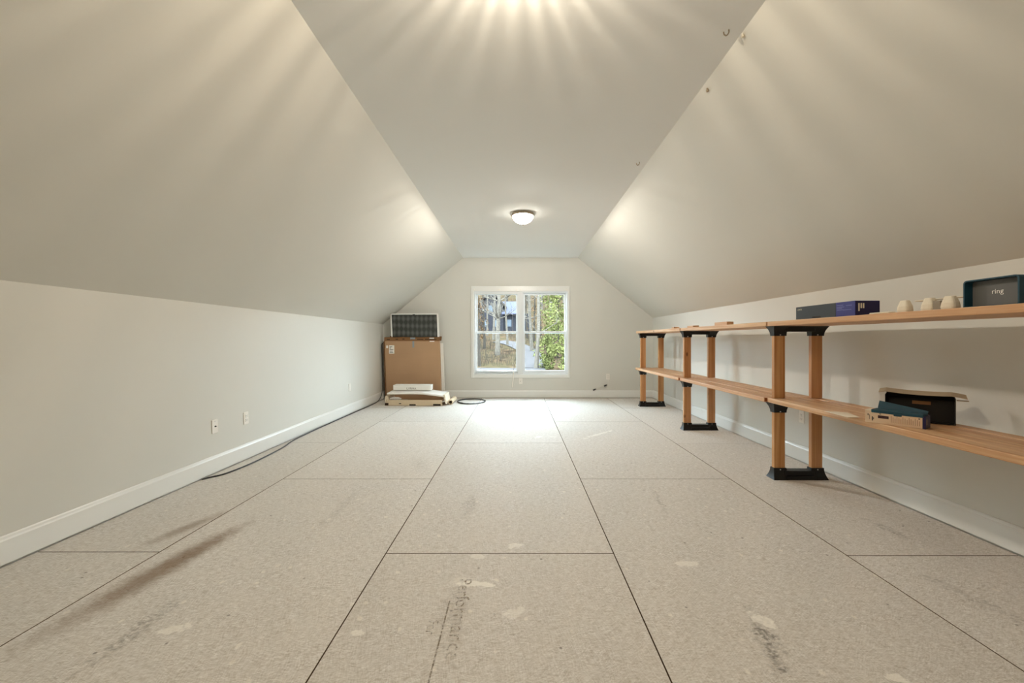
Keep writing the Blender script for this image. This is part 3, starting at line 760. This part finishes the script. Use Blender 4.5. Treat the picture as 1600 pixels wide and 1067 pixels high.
b = bmesh.new(); prism(b, [(-2.29, .17), (-2.31, .13), (-2.30, .06), (-2.24, .07), (-2.25, .15)], 'y', 7.40, 7.8); finish('side_flap', b, M['cream'], t)
b = bmesh.new(); bmesh.ops.create_icosphere(b, subdivisions=3, radius=1)
for v in b.verts:
    v.co *= 1 + random.uniform(-.10, .10)
    v.co = Vector((-2.13 + v.co.x * .10, 7.44 + v.co.y * .035, .113 + v.co.z * .030))
tag(finish('plastic_wrap', b, plain('crumpled_plastic', srgb(214, 210, 206), .4, .5, var=.2, scale=30), origin=(-2.14, 7.46, .1)), 'crumpled pale plastic wrap stuffed inside the crushed carton', 'packaging')
# rolled tube end
b = bmesh.new(); lathe(b, [(.030, 0), (.042, 0), (.042, .5), (.030, .5), (.030, 0)], 0, 0, 20)
bmesh.ops.rotate(b, verts=b.verts[:], matrix=Matrix.Rotation(-PI / 2, 3, 'X')); bmesh.ops.translate(b, verts=b.verts[:], vec=(-1.18, 7.48, .043))
tag(finish('cardboard_tube', b, M['kraft_l'], origin=(-1.18, 7.48, 0)), 'short pale cardboard tube end on the floor beside the crushed carton', 'tube')
# white flat box on top
t = empty('white_carton', (-1.9, 7.68, .238), 'slim white box with dark lettering resting on the crushed carton', 'box')
b = bmesh.new(); box(b, -2.225, -1.555, 7.62, 7.82, .238, .330, .002); finish('box_body', b, M['foam'], t)
finish('lettering', text_bm('LYRMA', .050, (-1.90, 7.619, .252), (1, 0, 0), (0, 0, 1), align='CENTER', sx=1.1), M['ink'], t, recalc=False)

# ================================================================ CABLES
b = bmesh.new(); pts = []
for i in range(91):
    a = 2 * PI * 2.6 * i / 90 + .4; k = i / 90
    rx, ry = .262 - .02 * k, .34 - .05 * k
    pts.append((-.850 + .012 * math.sin(a * .7) + rx * math.cos(a), 7.83 + ry * math.sin(a), .008 + .010 * k))
tube(b, pts, .0075, 8)
tag(finish('cable_coil', b, M['cable'], origin=(-.865, 7.83, 0), smooth=True), 'loose coil of black cable lying on the floor by the window wall', 'cable')
b = bmesh.new()
tube(b, catmull([(-2.562, 3.46, .006), (-2.535, 3.50, .008), (-2.47, 3.62, .007), (-2.44, 3.95, .007), (-2.465, 4.45, .007), (-2.530, 4.85, .007), (-2.548, 5.5, .007), (-2.548, 6.6, .007),
                 (-2.540, 7.3, .008), (-2.535, 7.75, .03), (-2.545, 7.98, .12), (-2.560, 8.07, .26), (-2.57, 8.11, .45), (-2.585, 8.13, .80), (-2.592, 8.14, 1.05), (-2.56, 8.27, 1.08)]), .0062, 8)
tag(finish('floor_cable', b, M['cable'], origin=(-2.5, 5.5, 0), smooth=True), 'black cable running along the left baseboard up into the corner', 'cable')

# ================================================================ WALL PLATES
def plate(loc, nrm, kind, label):
    """plate centred at loc; nrm = inward unit normal"""
    N = Vector(nrm); U = Vector((0, 0, 1)).cross(N).normalized(); W = N.cross(U)
    o = Vector(loc)
    t = empty('wall_plate', loc, label, 'outlet', 'electrical plates on the walls')
    b = bmesh.new(); fbox(b, o, U, N, -.036, .036, -.0005, .006, -.058, .058, .003, W); finish('cover', b, M['plate'], t)
    if kind == 'duplex':
        for z in (-.020, .020):
            b = bmesh.new(); fbox(b, o, U, N, -.017, .017, .006, .008, z - .014, z + .014, .003, W); r_ = finish('receptacle', b, M['plate'], t)
            for (x, h) in ((-.006, .009), (.006, .007)):
                b = bmesh.new(); fbox(b, o, U, N, x - .0012, x + .0012, .0076, .0084, z - h / 2 + .003, z + h / 2 + .003, 0, W); finish('slot', b, M['socket'], r_)
            b = bmesh.new(); fbox(b, o, U, N, -.0025, .0025, .0076, .0084, z - .010, z - .006, 0, W); finish('slot', b, M['socket'], r_)
    elif kind == 'coax':
        b = bmesh.new(); lathe(b, [(0, .004), (.007, .004), (.007, .009), (.0045, .010), (.0045, .016), (0, .016)], 0, 0, 14)
        Mx = Matrix((U, W, N)).transposed()
        for v in b.verts: v.co = o + Mx @ v.co
        finish('connector', b, M['socket'], t)
    b = bmesh.new(); fbox(b, o, U, N, -.003, .003, .006, .0072, -.003 if kind != 'coax' else .04, .003 if kind != 'coax' else .046, 0, W); finish('cover_screw', b, M['screw'], t)
XL = lambda z: XLb + (XLt - XLb) * z / ZL
nl = Vector((1, 0, .0415)).normalized()
plate((XL(.395), 3.66, .395), nl, 'coax', 'white cable plate with dark connector low on the left wall')
plate((XL(.39), 4.08, .390), nl, 'duplex', 'white double outlet next to the cable plate on left wall')
plate((XL(.40), 6.60, .402), nl, 'blank', 'small pale plate at the far end of the left wall')
plate((.056, YB, .329), (0, -1, 0), 'coax', 'white cable plate just below the window centre')
plate((1.766, YB, .417), (0, -1, 0), 'duplex', 'white outlet on the back wall right of the window')
plate((XR, 3.975, .420), (-1, 0, 0), 'duplex', 'white double outlet on the right wall between the shelf posts')
# cable ends poking from the back wall
for (x, z, lab) in ((1.71, .245, 'upper black cable end poking out of the back wall'), (1.495, .165, 'lower black cable end lying on the back baseboard')):
    b = bmesh.new(); tube(b, [(x + .035, YB - .002, z + .01), (x + .012, YB - .03, z + .006), (x - .022, YB - .045, z - .006)], [.010, .013, .016], 8)
    tag(finish('cable_end', b, M['cable'], origin=(x, YB, z), smooth=True), lab, 'cable', 'cable ends at the back wall')
b = bmesh.new(); tube(b, catmull([(1.775, YB - .006, .36), (1.785, YB - .012, .30), (1.75, YB - .014, .255), (1.62, YB - .014, .215), (1.515, YB - .02, .175)], 6), .0028, 6)
tag(finish('thin_wire', b, M['plate'], origin=(1.7, YB, .3), smooth=True), 'thin pale wire hanging from the outlet right of the window', 'wire')

# hooks and screws left along the right ceiling edge
def on_slope(x): return ZC - (x - CRX) * (ZC - ZR) / (XR - CRX)
for (x, y, z, lab, ln) in ((1.095, 2.215, ZC, 'small hook screwed in the ceiling nearest the viewer', .030), (1.182, 2.24, on_slope(1.182) - .004, 'small pale knob on the right slope near the ceiling edge', .012),
                           (1.20, 2.70, on_slope(1.20) - .002, 'single dark screw on the right slope below the ceiling edge', .018), (1.10, 3.86, ZC, 'far small hook in the ceiling by the right slope', .030)):
    b = bmesh.new()
    if ln > .02: tube(b, catmull([(x, y, z + .005), (x, y, z - ln * .5), (x - .012, y, z - ln), (x - .024, y, z - ln * .8), (x - .026, y, z - ln * .4)], 5), .0035, 8)
    else:
        lathe(b, [(0, .004), (.006, .004), (.006, -.006), (.010, -.010), (.007, -ln), (0, -ln)], 0, 0, 12); bmesh.ops.translate(b, verts=b.verts[:], vec=(x, y, z))
    tag(finish('ceiling_hook', b, M['nickel'] if 'pale' not in lab else M['pulp'], origin=(x, y, z)), lab, 'hook', 'hooks and screws at the right ceiling edge')

# ================================================================ OUTDOORS
def gz(x, y):
    def lerp(a, b_, t): return a + (b_ - a) * max(0, min(1, t))
    if y < 45: z = lerp(-3.0, -2.0, (y - 14) / 31)
    elif y < 78: z = lerp(-2.0, 2.3, (y - 45) / 33)
    else: z = lerp(2.3, 22, (y - 78) / 78)
    return z + .25 * math.sin(x * .21 + 1) * math.sin(y * .13) * max(0, min(1, (y - 20) / 20))
def leafmat(name, c1, c2, c3, sc):
    b = NB(name); p = b.pos()
    a_ = b.noise(p, sc, 5, .7); d_ = b.noise(p, .35, 3)
    c = b.mix(b.remap(a_, .35, .65), srgb(*c1), srgb(*c2)); c = b.mix(b.remap(d_, .35, .65, 0, .7), c, srgb(*c3))
    b.bsdf(c, 1.0, 0.0); return b.m
M['litter'] = leafmat('leaf_litter', (22, 18, 14), (75, 60, 46), (53, 48, 35), 1.1)
M['bark'] = leafmat('grey_bark', (54, 49, 44), (98, 91, 83), (73, 67, 60), 6)
M['bark2'] = leafmat('dark_bark', (34, 31, 28), (61, 56, 51), (48, 43, 38), 6)
M['green'] = leafmat('spring_leaves', (44, 45, 26), (104, 104, 62), (80, 82, 50), 1.3)
M['rust'] = leafmat('rust_leaves', (59, 44, 30), (91, 69, 51), (73, 59, 40), 1.3)
M['concrete'] = plain('pale_concrete', srgb(64, 61, 61), 1.0, 0.0, var=.1, scale=2)
M['siding'] = plain('dark_siding', srgb(40, 39, 42), 1.0, 0.0, var=.12, scale=1.5)
M['shingle'] = plain('brown_shingle', srgb(50, 46, 44), 1.0, 0.0, var=.2, scale=3)
M['wframe'] = plain('grey_window_frame', srgb(65, 65, 69), 1.0, 0.0)
M['metalroof'] = plain('pale_roof', srgb(65, 65, 75), 1.0, 0.0)
b = bmesh.new()
ys = [9.5 + 2.5 * i for i in range(66)]; xs = [-66 + 4 * i for i in range(34)]
grid = [[b.verts.new((x, y, gz(x, y))) for x in xs] for y in ys]
for A, B in zip(grid, grid[1:]):
    for i in range(len(xs) - 1): b.faces.new((A[i], A[i + 1], B[i + 1], B[i]))
tag(finish('ground', b, M['litter'], smooth=True), 'brown leaf covered hillside outside the window', 'ground', kind='structure')
def ribbon(name, pts, w, mat, label):
    b = bmesh.new(); P = catmull([(x, y, 0) for x, y in pts], 8); rows = []
    for i, p in enumerate(P):
        d = (P[min(i + 1, len(P) - 1)] - P[max(i - 1, 0)]).normalized(); s = Vector((-d.y, d.x, 0))
        rows.append([b.verts.new((q.x, q.y, gz(q.x, q.y) + .09)) for q in (p - s * w / 2, p, p + s * w / 2)])
    for A, B in zip(rows, rows[1:]):
        for k in range(2): b.faces.new((A[k], A[k + 1], B[k + 1], B[k]))
    tag(finish(name, b, mat), label, 'road', kind='structure')
ribbon('driveway', [(-30, 43.5), (-12, 43.6), (-4, 43.8), (0.5, 44.0), (3, 44.2)], 3.6, M['concrete'], 'pale driveway crossing below the hillside outside')
ribbon('garden_path', [(-3.0, 66.5), (-1.5, 64.5), (-.2, 61.5), (1.2, 56.5), (2.0, 51), (2.0, 46)], 2.6, M['concrete'], 'pale curving path down the hillside outside')

# house on the hill
t = empty('house', (-4, 80, 2.2), 'dark grey house with gable roof seen through the left window', 'house')
b = bmesh.new(); prism(b, [(-7.3, 1.2), (-2.7, 1.2), (-2.7, 7.5), (-5.0, 9.9), (-7.3, 7.5)], 'y', 80, 90); finish('gable_wall', b, M['siding'], t)
b = bmesh.new(); prism(b, [(-7.9, 7.1), (-5.0, 10.15), (-2.1, 7.1), (-2.1, 7.4), (-5.0, 10.5), (-7.9, 7.4)], 'y', 79.4, 90.5); finish('roof', b, M['shingle'], t)
b = bmesh.new(); box(b, -2.7, 2.2, 80.6, 89, 1.2, 6.1); finish('wing_wall', b, M['siding'], t)
b = bmesh.new(); prism(b, [(79.4, 5.9), (79.4, 6.1), (84, 8.7), (89.5, 6.1), (89.5, 5.9), (84, 8.4)], 'x', -3.0, 1.0); finish('wing_roof', b, M['metalroof'], t)
for (x, z) in ((-6.0, 4.2), (-4.2, 4.2), (-5.1, 7.0)):
    b = bmesh.new(); box(b, x - .45, x + .45, 79.93, 80.0, z - .65, z + .65); wv_ = finish('window_frame', b, M['wframe'], t)
    b = bmesh.new(); box(b, x - .36, x + .36, 79.90, 79.93, z - .56, z + .56); finish('pane', b, M['slate'], wv_)
for x in (-1.6, .2):
    b = bmesh.new(); box(b, x - .45, x + .45, 80.53, 80.6, 3.6, 5.0); wv_ = finish('window_frame', b, M['wframe'], t)
    b = bmesh.new(); box(b, x - .36, x + .36, 80.50, 80.53, 3.7, 4.9); finish('pane', b, M['slate'], wv_)

# bare trees
def bare_tree_mesh(seed, h, r, nb):
    R = random.Random(seed); bm_ = bmesh.new()
    lean = (R.uniform(-.05, .05), R.uniform(-.05, .05))
    trunk = [Vector((lean[0] * h * s + .12 * math.sin(s * 6 + seed), lean[1] * h * s, h * s - (.4 if s == 0 else 0))) for s in [i / 8 for i in range(9)]]
    tube(bm_, trunk, [r * (1.25 - s * .2 if s == 0 else 1 - .8 * s / 8) for s in range(9)], 7)
    def br(p, d, ln, rr, lev):
        pts = [p]; q = p.copy(); dd = d.copy()
        for k in range(3):
            dd = (dd + Vector((R.uniform(-.25, .25), R.uniform(-.25, .25), R.uniform(-.05, .25)))).normalized(); q = q + dd * ln / 3; pts.append(q.copy())
        tube(bm_, pts, [rr, rr * .75, rr * .5, rr * .25], 4, cap=False)
        if lev > 0:
            for k in range(3): br(pts[R.randint(1, 3)], (dd + Vector((R.uniform(-.9, .9), R.uniform(-.9, .9), R.uniform(-.2, .6)))).normalized(), ln * .6, rr * .5, lev - 1)
    for k in range(nb):
        s = R.uniform(.18, .95); p = trunk[0].lerp(trunk[-1], s); a = R.uniform(0, 2 * PI)
        br(trunk[min(8, max(1, round(s * 8)))], Vector((math.cos(a), math.sin(a), R.uniform(.1, .8))).normalized(), h * R.uniform(.08, .17) * (1.2 - s * .6), r * .32 * (1.1 - s * .6), 2)
    me = bpy.data.meshes.new('bare_tree'); bm_.to_mesh(me); bm_.free(); return me
TM = [bare_tree_mesh(k + 3, (15, 18, 13, 17)[k], (.24, .30, .17, .22)[k], (16, 18, 14, 18)[k]) for k in range(4)]
TM2 = [m.copy() for m in TM]
for m in TM: m.materials.append(M['bark'])
for m in TM2: m.materials.append(M['bark2'])
def px(xp, Y): return (xp - 809) * Y / 666.7
near = [(771, 69, 3, 0, 'pale straight bare tree in the middle of the left window'), (778, 54, 1, 0, 'thickest pale bare tree in the left window'), (792, 62, 2, 0, 'slim pale bare tree before the pale roof wing'),
        (761, 75, 2, 0, 'thin pale bare tree before the gable house'), (748, 47, 2, 1, 'dark bare tree at the left edge of the left window'),
        (757, 60, 2, 1, 'dark slender trunk on the hillside at left window'), (831, 56, 3, 0, 'pale leaning bare tree in the right window'), (838, 46, 0, 0, 'thick pale bare trunk in front of the green tree'),
        (834, 66, 2, 1, 'dark bare trunk beside the thick pale trunk in right window'), (845, 75, 0, 1, 'dark bare trunk right of the thick pale trunk'), (823, 71, 2, 1, 'thin dark bare tree beside the centre mullion')]
for (xp, Y, k, dk, lab) in near:
    x = px(xp, Y); o = bpy.data.objects.new('bare_tree', (TM2 if dk else TM)[k]); COL.objects.link(o)
    o.location = (x, Y, gz(x, Y)); o.rotation_euler = (0, 0, random.uniform(0, 6)); tag(o, lab, 'tree', 'bare trees outside the window')
R = random.Random(5)
for i in range(30):
    row, c_ = divmod(i, 6)
    Y = 94 + row * 8 + R.uniform(-1.5, 1.5); x = (-13.5 + c_ * 5.4 + (row % 2) * 2.7 + R.uniform(-.8, .8)) * (1 + row * .06)
    o = bpy.data.objects.new('forest_tree', (TM2 if R.random() < .4 else TM)[R.randint(0, 3)]); COL.objects.link(o)
    o.location = (x, Y, gz(x, Y)); o.rotation_euler = (0, 0, R.uniform(0, 6)); o.scale = [R.uniform(.9, 1.15)] * 3
    tag(o, 'bare tree in the distant wood beyond the hillside', 'tree', 'bare trees of the distant wood')
# bare undergrowth on the slope
b = bmesh.new()
for i in range(2600):
    Y = R.uniform(47, 78); x = R.uniform(-9.5, 8.5) * Y / 70
    if abs(x - (2.0 if Y < 51 else 2.0 - (Y - 51) * .27)) < 1.8: continue
    z = gz(x, Y); h = R.uniform(.25, 1.1)
    tube(b, [(x, Y, z - .05), (x + R.uniform(-.4, .4) * h, Y + R.uniform(-.3, .3) * h, z + h)], [.018, .006], 3, cap=False)
tag(finish('undergrowth', b, M['bark2']), 'sparse bare twigs of undergrowth on the hillside outside', 'undergrowth', kind='stuff')

# leafy trees and shrubs: trunk and a crown of single leaves
def leafy(name, x, Y, h, rx, nleaf, mat, label, zlo=.1, size=.22, seed=1):
    R = random.Random(seed); z0 = gz(x, Y)
    t = empty(name, (x, Y, z0), label, 'tree' if 'tree' in name else 'shrub')
    b = bmesh.new(); tube(b, [(x, Y, z0 - .3), (x + .05, Y, z0 + h * .5), (x, Y, z0 + h * .92)], [.10, .06, .02], 6)
    for k in range(9):
        s = R.uniform(.2, .8); a = R.uniform(0, 6.28); p = Vector((x + .03, Y, z0 + h * s))
        tube(b, [p, p + Vector((math.cos(a) * rx * .8 * (1.1 - s), math.sin(a) * rx * .8 * (1.1 - s), h * .1))], [.03, .01], 4)
    finish('trunk', b, M['bark2'], t)
    verts, faces = [], []
    clumps = [(R.gauss(0, .45), R.gauss(0, .45), R.random()) for _ in range(60)]
    for i in range(nleaf):
        cx, cy, cz = clumps[R.randrange(60)]
        s = min(1, max(0, cz + R.gauss(0, .05))); pr = (math.sin(PI * min(1, .12 + s * .85))) ** .6
        c = Vector(((cx + R.gauss(0, .14)) * rx * pr, (cy + R.gauss(0, .14)) * rx * pr, h * (zlo + (1 - zlo) * s)))
        d1 = Vector((R.gauss(0, 1), R.gauss(0, 1), R.gauss(0, 1))).normalized(); d2 = d1.cross(Vector((R.gauss(0, 1), R.gauss(0, 1), R.gauss(0, 1)))).normalized()
        q = size * R.uniform(.6, 1.2); k = len(verts)
        verts += [c - d1 * q, c + d2 * q * .45, c + d1 * q, c - d2 * q * .45]; faces.append((k, k + 1, k + 2, k + 3))
    me = bpy.data.meshes.new('foliage'); me.from_pydata([tuple(v) for v in verts], [], faces); me.materials.append(mat)
    o = bpy.data.objects.new('foliage', me); COL.objects.link(o); o.parent = t; o['kind'] = 'stuff'
leafy('leafy_tree', px(872, 52), 52, 11.5, 2.5, 3400, M['green'], 'tall bright green leafy tree at the right of the right window', .02, .20, 3)
leafy('leafy_shrub', px(854, 46), 46, 3.6, 1.0, 1500, M['green'], 'round green shrub low in the right window', 0, .16, 4)
leafy('leafy_shrub', px(886, 44), 44, 3.2, 1.0, 1500, M['green'], 'green shrub at the lower right corner of the right window', 0, .16, 5)
leafy('leafy_shrub', px(866, 58), 58, 3.4, 2.4, 1300, M['green'], 'wide green shrub higher on the slope in right window', 0, .18, 6)
leafy('rust_tree', px(750, 60), 60, 7.0, 1.3, 420, M['rust'], 'small tree with rust coloured leaves at left window edge', .2, .16, 7)
leafy('rust_tree', px(841, 66), 66, 5.5, 2.2, 260, M['rust'], 'sparse rust leaved tree on the slope in right window', .1, .15, 8)
